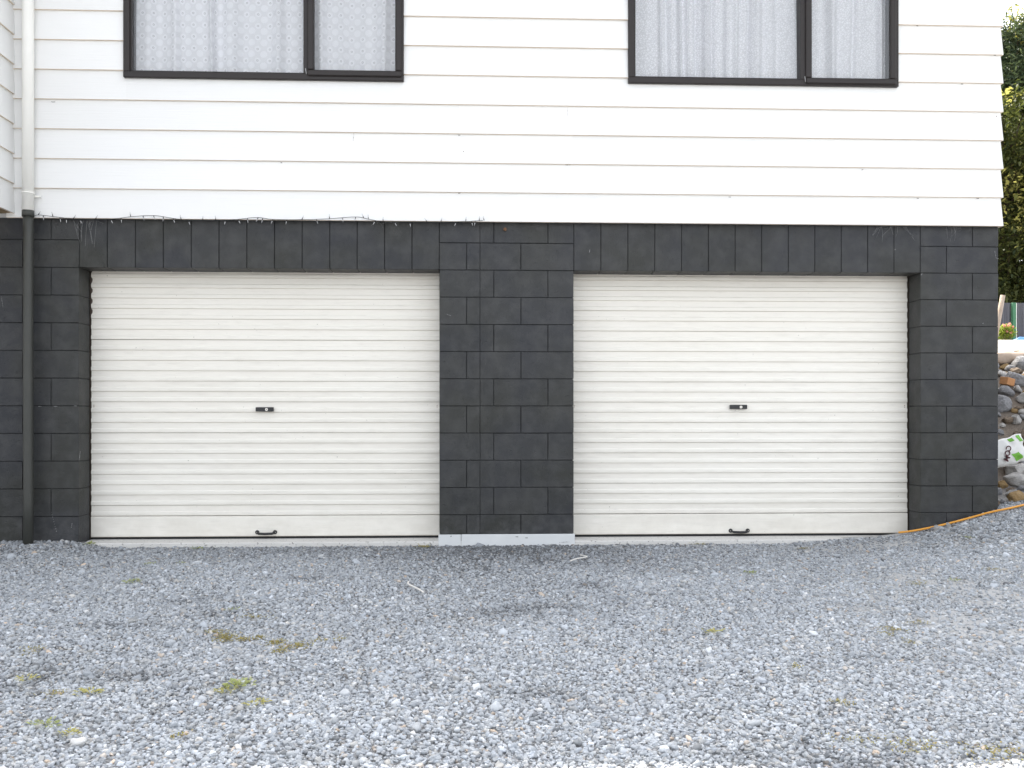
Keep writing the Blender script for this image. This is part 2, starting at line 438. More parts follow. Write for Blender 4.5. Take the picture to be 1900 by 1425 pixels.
# ---- upper storey
PITCH = .2135; Z0 = 2.337; NB = 12; ZT = 4.74
FY = -.066
W1 = dict(x0=ax(228, FY), x1=ax(749, FY), z0=at(490, 146.5, FY).z, m=(563, 582), s=(570, 745), pf=(245, 563, 134), ps=(581, 733, 130.5))
W2 = dict(x0=ax(1166, FY), x1=ax(1668, FY), z0=at(1417, 157, FY).z, m=(1485, 1498), s=(1496, 1664), pf=(1179, 1485, 148), ps=(1504, 1649, 145))
WT = 4.52
holes = [(W_['x0'] + .03, W_['x1'] - .03, W_['z0'] + .02, WT - .02) for W_ in (W1, W2)]
bm = bmesh.new()
wall_holes(bm, -7.9, 3.93, -.011, .12, 2.345, 4.78, holes)
box(bm, 3.81, 3.93, .12, 8.9, 2.395, 4.78); box(bm, -7.9, -7.78, .12, 8.9, 2.395, 4.78); box(bm, -7.78, 3.81, 8.78, 8.9, 2.395, 4.78)
uw = part('upper_wall', bm, [m_inner])
bm = bmesh.new(); box(bm, -7.78, 3.81, .19, 8.7, 2.4, 2.55); part('floor_deck', bm, m_inner)
bm = bmesh.new(); box(bm, -7.9, 3.93, -.011, 8.9, 4.785, 4.80); part('ceiling', bm, m_inner)
TH = .020
def prof(k, z1=None):
    z = Z0 + k * PITCH; zt = z + .235
    return [(-.050, z), (-.050 + TH, z), (-.032 + TH, zt), (-.032, zt)]
def board(k, x0, x1, mitre=False, notch=None):
    b = bmesh.new(); P = prof(k)
    j = .0008 * math.sin(k * 12.9)
    P = [(y, z + j) for y, z in P]
    if notch:                       # board cut out below a window: clip its height
        zc = notch; zt = P[3][1]; f = (zc - P[0][1]) / (zt - P[0][1])
        P = [P[0], P[1], (P[1][0] + (P[2][0] - P[1][0]) * f, zc), (P[0][0] + (P[3][0] - P[0][0]) * f, zc)]
    # bevel the drip edge slightly
    y0, z0 = P[0]; P = [(y0, z0 + .002), (y0 + .002, z0)] + P[1:]
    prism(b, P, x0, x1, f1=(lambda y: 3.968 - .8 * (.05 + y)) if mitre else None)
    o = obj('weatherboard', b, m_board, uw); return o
XW = -3.335
butt = {0: ax(1103), 1: ax(852), 2: ax(1062), 3: ax(852), 4: ax(1062), 5: ax(950), 6: ax(852), 7: ax(1062), 8: ax(880), 9: ax(1000), 10: ax(852), 11: ax(1062)}
for k in range(NB):
    zb = Z0 + k * PITCH; zt = zb + PITCH
    spans = [(XW, 4.0)]
    for W_ in (W1, W2):
        if zt > W_['z0'] + .01 and zb < WT:
            new = []
            for a, b_ in spans:
                if a < W_['x0'] and b_ > W_['x1']: new += [(a, W_['x0'] + .012), (W_['x1'] - .012, b_)]
                else: new.append((a, b_))
            spans = new
            if zb < W_['z0'] - .005:    # strip under the sill
                board(k, W_['x0'] + .0121, W_['x1'] - .0121, notch=W_['z0'] + .012)
    for a, b_ in spans:
        cut = butt[k]
        segs = [(a, cut - .00015), (cut + .00015, b_)] if a < cut - .1 and b_ > cut + .1 else [(a, b_)]
        for s0, s1 in segs: board(k, s0, s1, mitre=s1 > 3.9)
# side boards on the right flank
for k in range(NB):
    b = bmesh.new(); P = prof(k)
    a = [b.verts.new((3.968 - .8 * (.05 + y), y, z)) for y, z in P]; e = [b.verts.new((3.968 - .8 * (.05 + y), 8.9, z)) for y, z in P]
    for i in range(4): b.faces.new((a[i], a[(i + 1) % 4], e[(i + 1) % 4], e[i]))
    b.faces.new(a); b.faces.new(e[::-1]); bmesh.ops.recalc_face_normals(b, faces=b.faces)
    obj('weatherboard', b, m_board, uw)
# dark nail/joint marks and drips along the laps
for (px, py, w_, h_) in ((656, 254, 1, 12), (1053, 207, 1, 13), (1054, 306, 8, 0), (852, 251, 3, 0), (852, 358.5, 3, 0), (99, 189, 6, 0), (1354, 365.5, 3, 0),
                         (1846, 102.5, 4, 0), (1703, 368, 3, 0), (1600, 315, 3, 1), (1849, 216, 1, 1), (860, 281, 1, 1), (522, 302, 2, 0), (1702, 48, 3, 0), (1785, 156, 3, 0), (1814, 368, 4, 0)):
    flake(px, py, w_, h_, mat=m_dirt if h_ == 0 else m_rust, Y=-.0495, name='lap_mark', n=6)

# ---- windows
def frame_bars(bm, x0, x1, z0, z1, y0, y1, t, bev=.004):
    box(bm, x0, x1, y0, y1, z0, z0 + t, bev); box(bm, x0, x1, y0, y1, z1 - t, z1, bev)
    box(bm, x0, x0 + t, y0 + .0015, y1, z0 + t - .001, z1 - t + .001, bev); box(bm, x1 - t, x1, y0 + .0015, y1, z0 + t - .001, z1 - t + .001, bev)
m_lace1, m_lace2 = make_lace('rings'), make_lace('cracks')
def window(W_, label):
    wn = empty('window', HX, label=None, parent=house)
    x0, x1, z0 = W_['x0'], W_['x1'], W_['z0']
    t = z0 * 0 + (at(x0, 0).x * 0) + .044
    b = bmesh.new()
    frame_bars(b, x0, x1, z0, WT, FY, .05, t)
    frame_bars(b, x0 + t - .004, x1 - t + .004, z0 + t - .004, WT - t + .004, FY + .018, .045, .016, .003)
    mx0, mx1 = ax(W_['m'][0], FY + .01), ax(W_['m'][0] + 17, FY + .01)
    box(b, mx0, mx1, FY + .006, .045, z0 + t, WT - t, .003)
    obj('frame', b, m_frame, wn)
    sx0, sx1 = ax(W_['s'][0], FY - .012), ax(W_['s'][1], FY - .012)
    b = bmesh.new()
    zs0 = at(W_['s'][0], W_['ps'][2] + 9.5, FY - .012).z
    frame_bars(b, sx0, sx1, zs0, WT - .03, FY - .014, FY + .016, .044, .007)
    frame_bars(b, sx0 + .035, sx1 - .035, zs0 + .035, WT - .065, FY + .002, FY + .012, .012, .002)
    obj('sash', b, m_frame, wn)
    b = bmesh.new(); box(b, x0 + .05, mx0 + .004, FY + .044, FY + .048, z0 + .05, WT - .05); obj('pane', b, m_glass, wn)
    b = bmesh.new(); box(b, sx0 + .036, sx1 - .036, FY + .006, FY + .010, zs0 + .036, WT - .066); obj('pane', b, m_glass, wn)
    b = bmesh.new()      # catch / stay end by the mullion
    tube(b, [(sx0 - .006, FY - .012, zs0 + .01), (sx0 - .012, FY - .016, zs0 + .05)], .003, 6); obj('stay_pin', b, m_chip, wn)
    # dim reveal lining
    b = bmesh.new(); frame_bars(b, x0 + .031, x1 - .031, z0 + .021, WT - .021, .047, .125, .014, 0); obj('reveal_lining', b, m_whitepipe, wn)
    return wn
window(W1, None); window(W2, None)
def curtain(x0, x1, z0, z1, Y, folds, mat, label):
    b = bmesh.new(); uvl = b.loops.layers.uv.new('UVMap')
    n, m = 260, 10; g = []; L = 0; prev = None; us = []
    for i in range(n + 1):
        x = x0 + (x1 - x0) * i / n; y = 0
        for (fx, wd, dp) in folds: y += -1.4 * dp * math.exp(-((x - fx) / wd) ** 2)
        y += .006 * math.sin(x * 41 + 1) + .004 * math.sin(x * 67)
        if prev: L += math.hypot(x - prev[0], y - prev[1])
        prev = (x, y); us.append(L); g.append([])
        for j in range(m + 1):
            zz = z0 + (z1 - z0) * j / m
            g[-1].append(b.verts.new((x + .006 * math.sin(zz * 3 + x * 7), Y + y * (1 - .25 * j / m) + .004 * math.sin(zz * 4 + x * 9), zz)))
    for i in range(n):
        for j in range(m):
            f = b.faces.new((g[i][j], g[i + 1][j], g[i + 1][j + 1], g[i][j + 1])); f.smooth = True
            for lp, (a, c) in zip(f.loops, ((i, j), (i + 1, j), (i + 1, j + 1), (i, j + 1))): lp[uvl].uv = (us[a], z0 + (z1 - z0) * c / m)
    base = Vector(((x0 + x1) / 2, Y, z0))
    for v in b.verts: v.co -= base
    o = obj('lace_curtain', b, mat, loc=base); return tag(o, label, 'curtain', 'lace curtains behind the upper windows')
curtain(W1['x0'] + .05, W1['x1'] - .05, W1['z0'] + .03, WT - .03, .055,
        [(ax(400, .1), .018, .045), (ax(435, .1), .05, .03), (ax(330, .1), .03, .02), (ax(300, .1), .05, -.02), (ax(520, .1), .04, .025), (ax(600, .1), .03, .03), (ax(660, .1), .05, -.02), (ax(715, .1), .03, .03)],
        m_lace1, 'sheer white lace curtain with rows of tiny eyelets behind the left window')
fl = [(ax(x, .1), wdt, dp) for x, wdt, dp in ((1221, .008, .03), (1235, .02, -.03), (1258, .014, .04), (1272, .01, .035), (1290, .016, -.03), (1305, .015, .035), (1320, .014, -.03), (1345, .016, .035), (1347, .006, -.03),
       (1362, .018, .03), (1385, .012, -.03), (1400, .03, .025), (1440, .04, -.02), (1470, .03, .02), (1540, .03, .03), (1580, .02, -.03), (1625, .02, .035))]
curtain(W2['x0'] + .05, W2['x1'] - .05, W2['z0'] + .03, WT - .03, .055, fl, m_lace2, 'gathered white net curtain with crackle pattern behind the right window')

# ---- roof
bm = bmesh.new()
for sgn in (1,):
    prism(bm, [(-.36, 4.76), (-.36, 4.95), (4.45, 6.5), (9.3, 4.95), (9.3, 4.76), (4.45, 6.3)][:6], -8.3, 4.35)
rf = part('roof', bm, m_roof)
bm = bmesh.new(); box(bm, -8.3, 4.35, -.34, .12, 4.745, 4.757); o = part('soffit', bm, m_whitepipe)

# ---- wing that overhangs on the left
bm = bmesh.new()
YW = -1.2; XV = -3.262
box(bm, -7.9, XV - .07, YW, -.012, 2.42, 4.75)
wing = part('wing', bm, m_inner)
bm = bmesh.new(); box(bm, -7.9, XV - .03, YW, -.03, 2.37, 2.415, .002)
wj = obj('timber_soffit', bm, m_soffit, wing)
for k in range(NB):
    b = bmesh.new(); P = [(y, z + .03) for y, z in prof(k)]
    a = [b.verts.new((XV - .062 - y, YW + y, z)) for y, z in P]; e = [b.verts.new((XV - .062 - y, -.034, z)) for y, z in P]
    for i in range(4): b.faces.new((a[i], a[(i + 1) % 4], e[(i + 1) % 4], e[i]))
    b.faces.new(a); b.faces.new(e[::-1]); bmesh.ops.recalc_face_normals(b, faces=b.faces)
    obj('weatherboard', b, m_board, wing)
    b = bmesh.new(); prism(b, [(y + YW, z) for y, z in P], -7.9, 0, f1=lambda y: XV - .062 - (y - YW))
    obj('weatherboard', b, m_board, wing)
bm = bmesh.new(); box(bm, -8.2, XW + .1, YW - .2, -.361, 4.78, 4.9); obj('roof_edge', bm, m_roof, wing)
# two steel posts far left carry it
for px_ in (-7.6,):
    bm = bmesh.new(); box(bm, px_, px_ + .1, YW + .1, YW + .2, -.2, 2.37, .004); obj('post', bm, m_darkpipe, wing)

# ---- downpipe: white above, charcoal below
pxc = (42 + 62) / 2
dp = empty('downpipe', HX, parent=house)
pc = ax(52, -.095)
bm = bmesh.new(); tube(bm, [(pc, -.095, 2.385 - .01), (pc, -.095, 4.74)], .0395, 24); obj('upper_pipe', bm, m_whitepipe, dp)
bm = bmesh.new(); tube(bm, [(pc, -.095, at(52, 360, -.095).z), (pc, -.095, at(52, 357, -.095).z)], .043, 24)
zb_ = at(52, 363, -.095).z; box(bm, pc, pc + .075, -.075, -.052, zb_ - .006, zb_ + .006, .001); obj('pipe_bracket', bm, m_whitepipe, dp)
pl = [(pc, -.095, -.10)] + [(pc - .004 * math.sin(z * 1.2), -.085, z) for z in (.3, .8, 1.3, 1.8, 2.2)] + [(pc, -.095, 2.37)]
bm = bmesh.new(); tube(bm, pl, .0345, 24); tube(bm, [(pc, -.095, 2.335), (pc, -.095, 2.378)], .041, 24); obj('lower_pipe', bm, m_darkpipe, dp)
bm = bmesh.new(); tube(bm, [(pc - .046, -.02, -.08), (pc - .045, -.02, 1.2), (pc - .044, -.02, 2.3)], .009, 8); obj('cable_conduit', bm, m_darkpipe, dp)

# ------------------------------------------------------------------ roller doors
SP = .0773; RB = .172
def slat_mesh(x0, x1):
    b = bmesh.new()
    z = lambda f: f * SP
    # profile front: flat pan, step out to a rounded rib at the lower third
    P = [(.0085, 0.0), (.0030, .0012), (.0022, .0030), (.0015, .015), (.0023, .0268), (.0036, .0290), (.0074, .0322), (.0090, .0350), (.0092, .056), (.0088, SP - .0003)]
    n = len(P)
    a = [b.verts.new((x0, y, zz)) for y, zz in P]; c = [b.verts.new((x1, y, zz)) for y, zz in P]
    for i in range(n - 1):
        f = b.faces.new((a[i], c[i], c[i + 1], a[i + 1]))
    d = [b.verts.new((x, .018, zz)) for x in (x0, x1) for zz in (0, SP - .0003)]
    b.faces.new((a[0], a[-1], d[1], d[0]) if False else [*a[::-1], d[0], d[1]][:]) if False else None
    a2 = [b.verts.new((x0, .019, P[0][1])), b.verts.new((x0, .019, P[-1][1]))]
    b.faces.new([*a, a2[1], a2[0]])
    c2 = [b.verts.new((x1, .019, P[0][1])), b.verts.new((x1, .019, P[-1][1]))]
    b.faces.new([*c[::-1], c2[0], c2[1]])
    b.faces.new((a2[0], a2[1], c2[1], c2[0]))
    for v in d: b.verts.remove(v)
    return mesh('slat', b, m_door)
def roller_door(x0, x1, lockx, lockz, handx, handz):
    rd = empty('roller_door', HX + Vector((0, .196, 0)), parent=house)
    xa, xb = x0 - .006, x1 + .006
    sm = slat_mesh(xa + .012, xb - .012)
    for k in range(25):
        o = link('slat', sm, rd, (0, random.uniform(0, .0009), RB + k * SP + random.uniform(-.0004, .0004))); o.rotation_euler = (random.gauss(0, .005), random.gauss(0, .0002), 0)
    b = bmesh.new(); prism(b, [(.004, .0137), (.001, .018), (.0, .026), (.0, RB - .010), (.006, RB - .004), (.020, RB - .001), (.020, .0137)], xa + .012, xb - .012)
    obj('bottom_rail', b, m_door, rd)
    b = bmesh.new(); box(b, xa + .012, xb - .012, -.002, .024, .001, .0135, .003); obj('rubber_seal', b, m_rubber, rd)
    for xx in (x0 - .03, x1 - .014):
        b = bmesh.new(); box(b, xx, xx + .044, .022, .06, .0, 2.02, .002); obj('guide_track', b, m_track, rd)
    # added dark pieces standing in for notched edges of the topmost slats
    for k in range(19, 24):
        b = bmesh.new(); z = RB + k * SP
        q = [(xa + .008, z + .034), (xa + .016, z + .038), (xa + .0205, z + .050), (xa + .0205, z + .064), (xa + .016, z + .072), (xa + .008, z + .076)]
        vs = [b.verts.new((x, -.001, zz)) for x, zz in q]; vs2 = [b.verts.new((x, .010, zz)) for x, zz in q]
        b.faces.new(vs); b.faces.new(vs2[::-1])
        for i in range(6): b.faces.new((vs[i], vs[(i + 1) % 6], vs2[(i + 1) % 6], vs2[i]))
        bmesh.ops.recalc_face_normals(b, faces=b.faces)
        if x0 < 0: obj('edge_notch', b, m_track, rd)
        else: b.free()
    # backing so no light gets in
    b = bmesh.new(); box(b, x0 - .02, x1 + .02, .03, .045, .0, 2.08) ; obj('curtain_back', b, m_track, rd)
    b = bmesh.new(); tube(b, [(x0 + .02, .22, 2.12), (x1 - .02, .22, 2.12)], .14, 24); obj('drum', b, m_door, rd)
    # lock
    b = bmesh.new(); box(b, lockx - .066, lockx + .066, -.024, .0, lockz - .016, lockz + .016, .003); obj('lock_plate', b, m_black, rd)
    b = bmesh.new(); tube(b, [(lockx + .016, -.022, lockz - .001), (lockx + .016, -.029, lockz - .001)], .0105, 16, mi=0)
    tube(b, [(lockx + .016, -.0285, lockz - .001), (lockx + .016, -.0298, lockz - .001)], .0035, 8, mi=1); obj('lock_cylinder', b, [m_steel, m_black], rd)
    # bow handle with two screw plates
    b = bmesh.new(); hw = .074
    tube(b, [(handx - hw + .008, -.003, handz + .006), (handx - hw + .018, -.016, handz + .002), (handx - .050, -.030, handz - .001), (handx, -.033, handz - .003), (handx + .050, -.030, handz - .001), (handx + hw - .018, -.016, handz + .002), (handx + hw - .008, -.003, handz + .006)],
         [.007, .008, .009, .0095, .009, .008, .007], 10)
    for s in (-1, 1): tube(b, [(handx + s * (hw - .008), .0, handz + .006), (handx + s * (hw - .008), -.008, handz + .006)], [.0165, .0135], 14)
    obj('handle', b, m_black, rd, smooth=False)
    for s in (-1, 1):
        b = bmesh.new(); tube(b, [(handx + s * (hw - .006), -.008, handz + .006), (handx + s * (hw - .006), -.0105, handz + .006)], .0045, 8); obj('screw', b, m_steel, rd)
    for xx in (xa + .03, xb - .03):
        for dz in (-.012, 0, .012):
            b = bmesh.new(); tube(b, [(xx, .0115, .985 + dz), (xx, .008, .985 + dz)], .0032, 6); obj('rivet', b, m_rust, rd)
l = at(490.5, 759.5, .17); h = at(493, 989.5, .18)
roller_door(XL0, XP0, l.x, l.z, h.x, h.z)
l = at(1371, 755, .17); h = at(1372.5, 986.5, .18)
roller_door(XP1, XR1, l.x, l.z, h.x, h.z)

# ------------------------------------------------------------------ gravel stones (uncountable: one object)
def noise2(X, Y, s, o=0):
    return (np.sin(X * 1.7 * s + o) * np.sin(Y * 2.1 * s + 1.3 * o + X * .7 * s) + .5 * np.sin(X * 4.1 * s - Y * 3.3 * s + o) + .3 * np.sin(X * 7.9 * s + Y * 8.3 * s)) / 1.8
def scatter():
    n = 560000
    Y = -5.6 + rng.random(n) * 5.75; X = -6.2 + rng.random(n) * 13.0
    d = DIST + Y
    keep = (X > -.50 * d - .85) & (X < .60 * d + 1.6)
    # fewer stones on the compacted dust at the right and on the slab
    pale = np.zeros(n)
    for (px, py, sx, sy) in ((1640, 1108, .20, .11), (1600, 1128, .22, .08), (1760, 1150, .28, .12), (1850, 1112, .25, .16), (1740, 1085, .3, .1), (1880, 1180, .25, .15), (1690, 1068, .2, .08), (1530, 1022, .30, .05), (1620, 1012, .3, .05), (1760, 1175, .08, .05)):
        g = survey(px, py); pale = np.maximum(pale, np.exp(-(((X - g[0]) / sx / 1.3) ** 2 + ((Y - g[1]) / sy / 1.9) ** 2)))
    pale *= .75 + .4 * noise2(X, Y, 7, 2)
    pale = np.clip(pale * 1.2, 0, .80)
    keep &= rng.random(n) > pale * 1.0
    keep &= rng.random(n) > .35 * sst(.2, .8, noise2(X, Y, .6, 5))
    slab = (Y > -.012) & (X > XL0) & (X < XR1)
    keep &= ~slab
    keep &= ~((Y > -.004) & (X < XE))
    X, Y = X[keep], Y[keep]
    k = len(X)
    r = .0061 * np.exp(rng.normal(0, .30, k))
    big = rng.random(k) < .004; r[big] *= rng.uniform(1.5, 2.0, big.sum())
    corner = (X > 3.2) & (Y > -.9); r[corner] *= 1.25
    r = np.clip(r, .0035, .024)
    z = ground_z(X, Y) + r * rng.uniform(.05, .55, k)
    tone = np.clip(rng.normal(.56, .17, k), 0, 1)
    tone[rng.random(k) < .010] = .97
    tone[big] = np.clip(tone[big] + .1, 0, 1)
    # painted shade on stones by pillar and wall; dirty stones in dark soil patches
    foot_shade = np.exp(-((X - .2) / .9) ** 2) * np.exp(-((Y + .15) / .75) ** 2)
    tone -= .055; tone -= .34 * foot_shade + .17 * np.exp(-((Y + .05) / .6) ** 2)
    for (px, py, sx, sy) in ((345, 1113, .16, .07), (390, 1140, .06, .04), (220, 1163, .25, .035), (50, 1260, .12, .12), (1560, 1430, .3, .1), (940, 1140, .18, .06), (1010, 1130, .22, .05), (1100, 1088, .12, .05), (570, 1075, .15, .04), (260, 1255, .3, .05), (1000, 1290, .15, .05)):
        g = survey(px, py); tone -= .33 * np.exp(-((X - g[0]) / sx) ** 2 - ((Y - g[1]) / (sy * 1.6)) ** 2) * (noise2(X, Y, 9, 1) > -.35)
    tone += .05 * noise2(X, Y, 1.1, 4)
    hue = rng.random(k) * .999
    tone += .05 * noise2(X * .6 + Y * .3, Y * 2.2, 1.3, 7)
    return X, Y, z, r, np.clip(tone, 0, 1), hue
def survey(px, py):
    """where the view ray through (px, py) meets the gravel"""
    lo = DIST
    u = math.atan((px - 950) / F) + YAW
    d = 1.5
    for _ in range(4000):
        d += .002
        X = d * math.tan(u); zc = X * math.sin(YAW) + d * math.cos(YAW)
        zr = EYE + (772 - py) / F * zc
        if zr <= float(ground_z(X, d - DIST)): break
    return (X, d - DIST, zr)
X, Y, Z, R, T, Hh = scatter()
me = bpy.data.meshes.new('gravel'); me.vertices.add(len(X))
me.vertices.foreach_set('co', np.stack([X, Y, Z], 1).astype(np.float32).ravel())
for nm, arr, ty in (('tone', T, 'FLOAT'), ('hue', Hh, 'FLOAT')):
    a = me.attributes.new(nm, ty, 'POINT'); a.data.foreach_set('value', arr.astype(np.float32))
a = me.attributes.new('size', 'FLOAT_VECTOR', 'POINT'); a.data.foreach_set('vector', (R[:, None] * rng.uniform(.8, 1.25, (len(X), 3)) * np.array([1.2, .95, .72])).astype(np.float32).ravel())
a = me.attributes.new('turn', 'FLOAT_VECTOR', 'POINT')
rot = np.stack([rng.normal(0, .45, len(X)), rng.normal(0, .45, len(X)), rng.random(len(X)) * 6.283], 1); a.data.foreach_set('vector', rot.astype(np.float32).ravel())
a = me.attributes.new('kind_index', 'INT', 'POINT'); a.data.foreach_set('value', rng.integers(0, 7, len(X)).astype(np.int32))
me.materials.append(m_stone)
gv = link('gravel', me); tag(gv, 'loose grey driveway gravel in front of the garage', 'gravel', kind='stuff')
ng = bpy.data.node_groups.new('gravel_stones', 'GeometryNodeTree')
ng.interface.new_socket('Geometry', in_out='INPUT', socket_type='NodeSocketGeometry')
ng.interface.new_socket('Geometry', in_out='OUTPUT', socket_type='NodeSocketGeometry')
N = lambda t: ng.nodes.new(t)
gi, go = N('NodeGroupInput'), N('NodeGroupOutput'); LK = ng.links.new
join = N('GeometryNodeJoinGeometry')
for k in range(7):
    ico = N('GeometryNodeMeshIcoSphere'); ico.inputs['Subdivisions'].default_value = 2; ico.inputs['Radius'].default_value = 1
    sp_ = N('GeometryNodeSetPosition'); pos = N('GeometryNodeInputPosition')
    nz = N('ShaderNodeTexNoise'); nz.inputs['Scale'].default_value = 1.1; nz.inputs['Detail'].default_value = 2
    off = N('ShaderNodeVectorMath'); off.operation = 'ADD'; off.inputs[1].default_value = (k * 7.1, k * 3.3, k * 5.7)
    LK(pos.outputs[0], off.inputs[0]); LK(off.outputs[0], nz.inputs['Vector'])
    sub = N('ShaderNodeVectorMath'); sub.operation = 'SUBTRACT'; sub.inputs[1].default_value = (.5, .5, .5); LK(nz.outputs['Color'], sub.inputs[0])
    sc = N('ShaderNodeVectorMath'); sc.operation = 'SCALE'; sc.inputs['Scale'].default_value = 1.9; LK(sub.outputs[0], sc.inputs[0])
    LK(ico.outputs[0], sp_.inputs['Geometry']); LK(sc.outputs[0], sp_.inputs['Offset'])
    ss = N('GeometryNodeSetShadeSmooth'); ss.inputs['Shade Smooth'].default_value = (k % 4 != 3); LK(sp_.outputs[0], ss.inputs[0])
    sm_ = N('GeometryNodeSetMaterial'); sm_.inputs['Material'].default_value = m_stone; LK(ss.outputs[0], sm_.inputs[0])
    g2 = N('GeometryNodeGeometryToInstance'); LK(sm_.outputs[0], g2.inputs[0]); LK(g2.outputs[0], join.inputs[0])
iop = N('GeometryNodeInstanceOnPoints'); iop.inputs['Pick Instance'].default_value = True
LK(gi.outputs[0], iop.inputs['Points']); LK(join.outputs[0], iop.inputs['Instance'])
def attr(nm, ty):
    a_ = N('GeometryNodeInputNamedAttribute'); a_.data_type = ty; a_.inputs['Name'].default_value = nm; return a_.outputs['Attribute']
LK(attr('kind_index', 'INT'), iop.inputs['Instance Index'])
LK(attr('size', 'FLOAT_VECTOR'), iop.inputs['Scale'])
er = N('FunctionNodeEulerToRotation'); LK(attr('turn', 'FLOAT_VECTOR'), er.inputs[0]); LK(er.outputs[0], iop.inputs['Rotation'])
LK(iop.outputs[0], go.inputs[0])
md = gv.modifiers.new('stones', 'NODES'); md.node_group = ng

# ------------------------------------------------------------------ small things
m_wire = plain('black_wire', (.01, .01, .012), (.02, .02, .02), .5, .4, 40, 0)
m_bulb = plain('clear_bulb', (.45, .45, .46), (.62, .62, .62), .25, .5, 40, 0)
wl = [(60, 403), (70, 399), (96, 401.5), (125, 405), (150, 407), (205, 406.5), (245, 402), (285, 400), (320, 405), (350, 409), (400, 409), (440, 407), (477, 403.5), (505, 407), (560, 407.5), (610, 406), (660, 402.5), (685, 407), (712, 411), (760, 412), (820, 412), (866, 411), (880, 410), (896, 409)]
wp = [at(x, y, -.062) for x, y in wl]
def spline(P, n=6):
    out = []
    for i in range(len(P) - 1):
        p0, p1, p2, p3 = P[max(i - 1, 0)], P[i], P[i + 1], P[min(i + 2, len(P) - 1)]
        for k in range(n):
            t = k / n
            out.append(.5 * ((2 * p1) + (p2 - p0) * t + (2 * p0 - 5 * p1 + 4 * p2 - p3) * t * t + (3 * p1 - p0 - 3 * p2 + p3) * t ** 3))
    out.append(P[-1]); return out
fl_o = empty('fairy_lights', wp[0], 'thin dark string of small fairy lights strung along the bottom edge of the white boards', 'string lights')
sp = spline(wp)
b = bmesh.new(); tube(b, [p - wp[0] for p in sp], .0018, 5); obj('wire', b, m_wire, fl_o)
bb = bmesh.new(); tube(bb, [(0, 0, 0), (0, 0, -.014)], .0028, 5, mi=0); tube(bb, [(0, 0, -.014), (0, 0, -.034)], [.0028, .0016], 5, mi=1); bulb_me = mesh('bulb', bb, [m_wire, m_bulb])
for i, p in enumerate(sp[3:]):
    if i % 3 == 0:
        o = link('bulb', bulb_me, fl_o, p - wp[0] + Vector((random.uniform(-.01, .01), -.002, 0)))
        up = random.random() < .35
        o.rotation_euler = (0, (math.pi if up else 0) + random.uniform(-.6, .6), 0)
# cobwebs under the boards
def cobweb(px, py, w_, h_, n, label):
    c = at(px, py, -.006); b = bmesh.new()
    for k in range(n):
        a0 = random.uniform(-1, 1); a1 = a0 + random.gauss(0, .35)
        p0 = Vector((a0 * w_ * .5 / 251, -.02 * random.random(), random.uniform(.1, .9) * 0)); p1 = Vector((a1 * w_ * .5 / 251, 0, -random.random() ** 1.5 * h_ / 251))
        tube(b, [p0, (p0 + p1) / 2 + Vector((random.uniform(-.01, .01), -.004, random.uniform(-.01, .004))), p1], .0005, 3, cap=False)
    for v in b.verts: v.co.y = min(v.co.y, .004)
    tag(obj('cobweb', b, m_web, loc=c), label, 'cobweb', 'cobwebs under the boards')
cobweb(160, 410, 45, 50, 16, 'grey cobweb hanging over the first lintel blocks beside the downpipe')
cobweb(722, 412, 50, 12, 10, 'low cobweb tangle by the end of the fairy lights, left of the pillar')
cobweb(1655, 421, 60, 28, 18, 'grey cobweb spread over the last lintel blocks of the right door')
cobweb(1768, 421, 30, 28, 12, 'small cobweb at the top of the right hand block pier')

# garden hose at the right corner
m_hose = plain('orange_hose_plastic', (.62, .27, .03), (.78, .36, .05), .45, .5, 30)
hp = [(1667, 995, -.03), (1690, 997.5, -.05), (1715, 996, -.06), (1745, 992, -.07), (1775, 986, -.08), (1800, 979, -.085), (1830, 971.5, -.09), (1850, 964, -.10), (1875, 956, -.12), (1900, 949, -.12), (1930, 938, -.10), (1975, 925, 0.0)]
hpts = []
for x, y, Yq in hp:
    p = at(x, y, Yq); p.z = float(ground_z(p.x, Yq)) + .026 ; hpts.append(p)
hs = spline(hpts, 5); b0 = hs[0].copy()
b = bmesh.new(); tube(b, [p - b0 for p in hs], .0078, 10)
tag(obj('hose', b, m_hose, loc=b0), 'orange garden hose lying on the gravel along the foot of the right block pier', 'hose')

m_rock = {}
def rockmat(name, c1, c2):
    M = Mat(name, .85, .25); v = M.co()
    c = M.mix(M.ramp(M.noise(v, 6, 6, .7), [(.35, 0), (.65, 1)]), c1, c2)
    vo = M.noise(M.co((1, 1, 3)), 11, 5)
    c = M.mix(M.math('MULTIPLY', M.ramp(vo, [(.55, 0), (.7, 1)]), .5), c, (.07, .06, .05))
    M.color(c); M.bump(M.noise(v, 25, 6, .7), .012); return M.m
rm = [rockmat('grey_rock', (.20, .20, .21), (.36, .36, .37)), rockmat('brown_rock', (.16, .12, .09), (.30, .24, .18)), rockmat('ochre_rock', (.32, .20, .08), (.42, .30, .16)), rockmat('pale_rock', (.42, .41, .40), (.60, .58, .55))]
def rock_mesh(seed, mat, sub=3):
    r_ = random.Random(seed); b = bmesh.new(); bmesh.ops.create_icosphere(b, subdivisions=sub, radius=1)
    o = Vector((r_.uniform(0, 50), r_.uniform(0, 50), r_.uniform(0, 50)))
    cuts = [(Vector((r_.gauss(0, 1), r_.gauss(0, 1), r_.gauss(0, 1))).normalized(), r_.uniform(.55, .8)) for _ in range(7)]
    for v in b.verts:
        for nn, d in cuts:
            t = v.co.dot(nn)
            if t > d: v.co -= nn * (t - d) * .92
        v.co *= 1 + .16 * noise.noise(v.co * 1.7 + o) + .05 * noise.noise(v.co * 5 + o)
    return mesh('rock', b, mat)
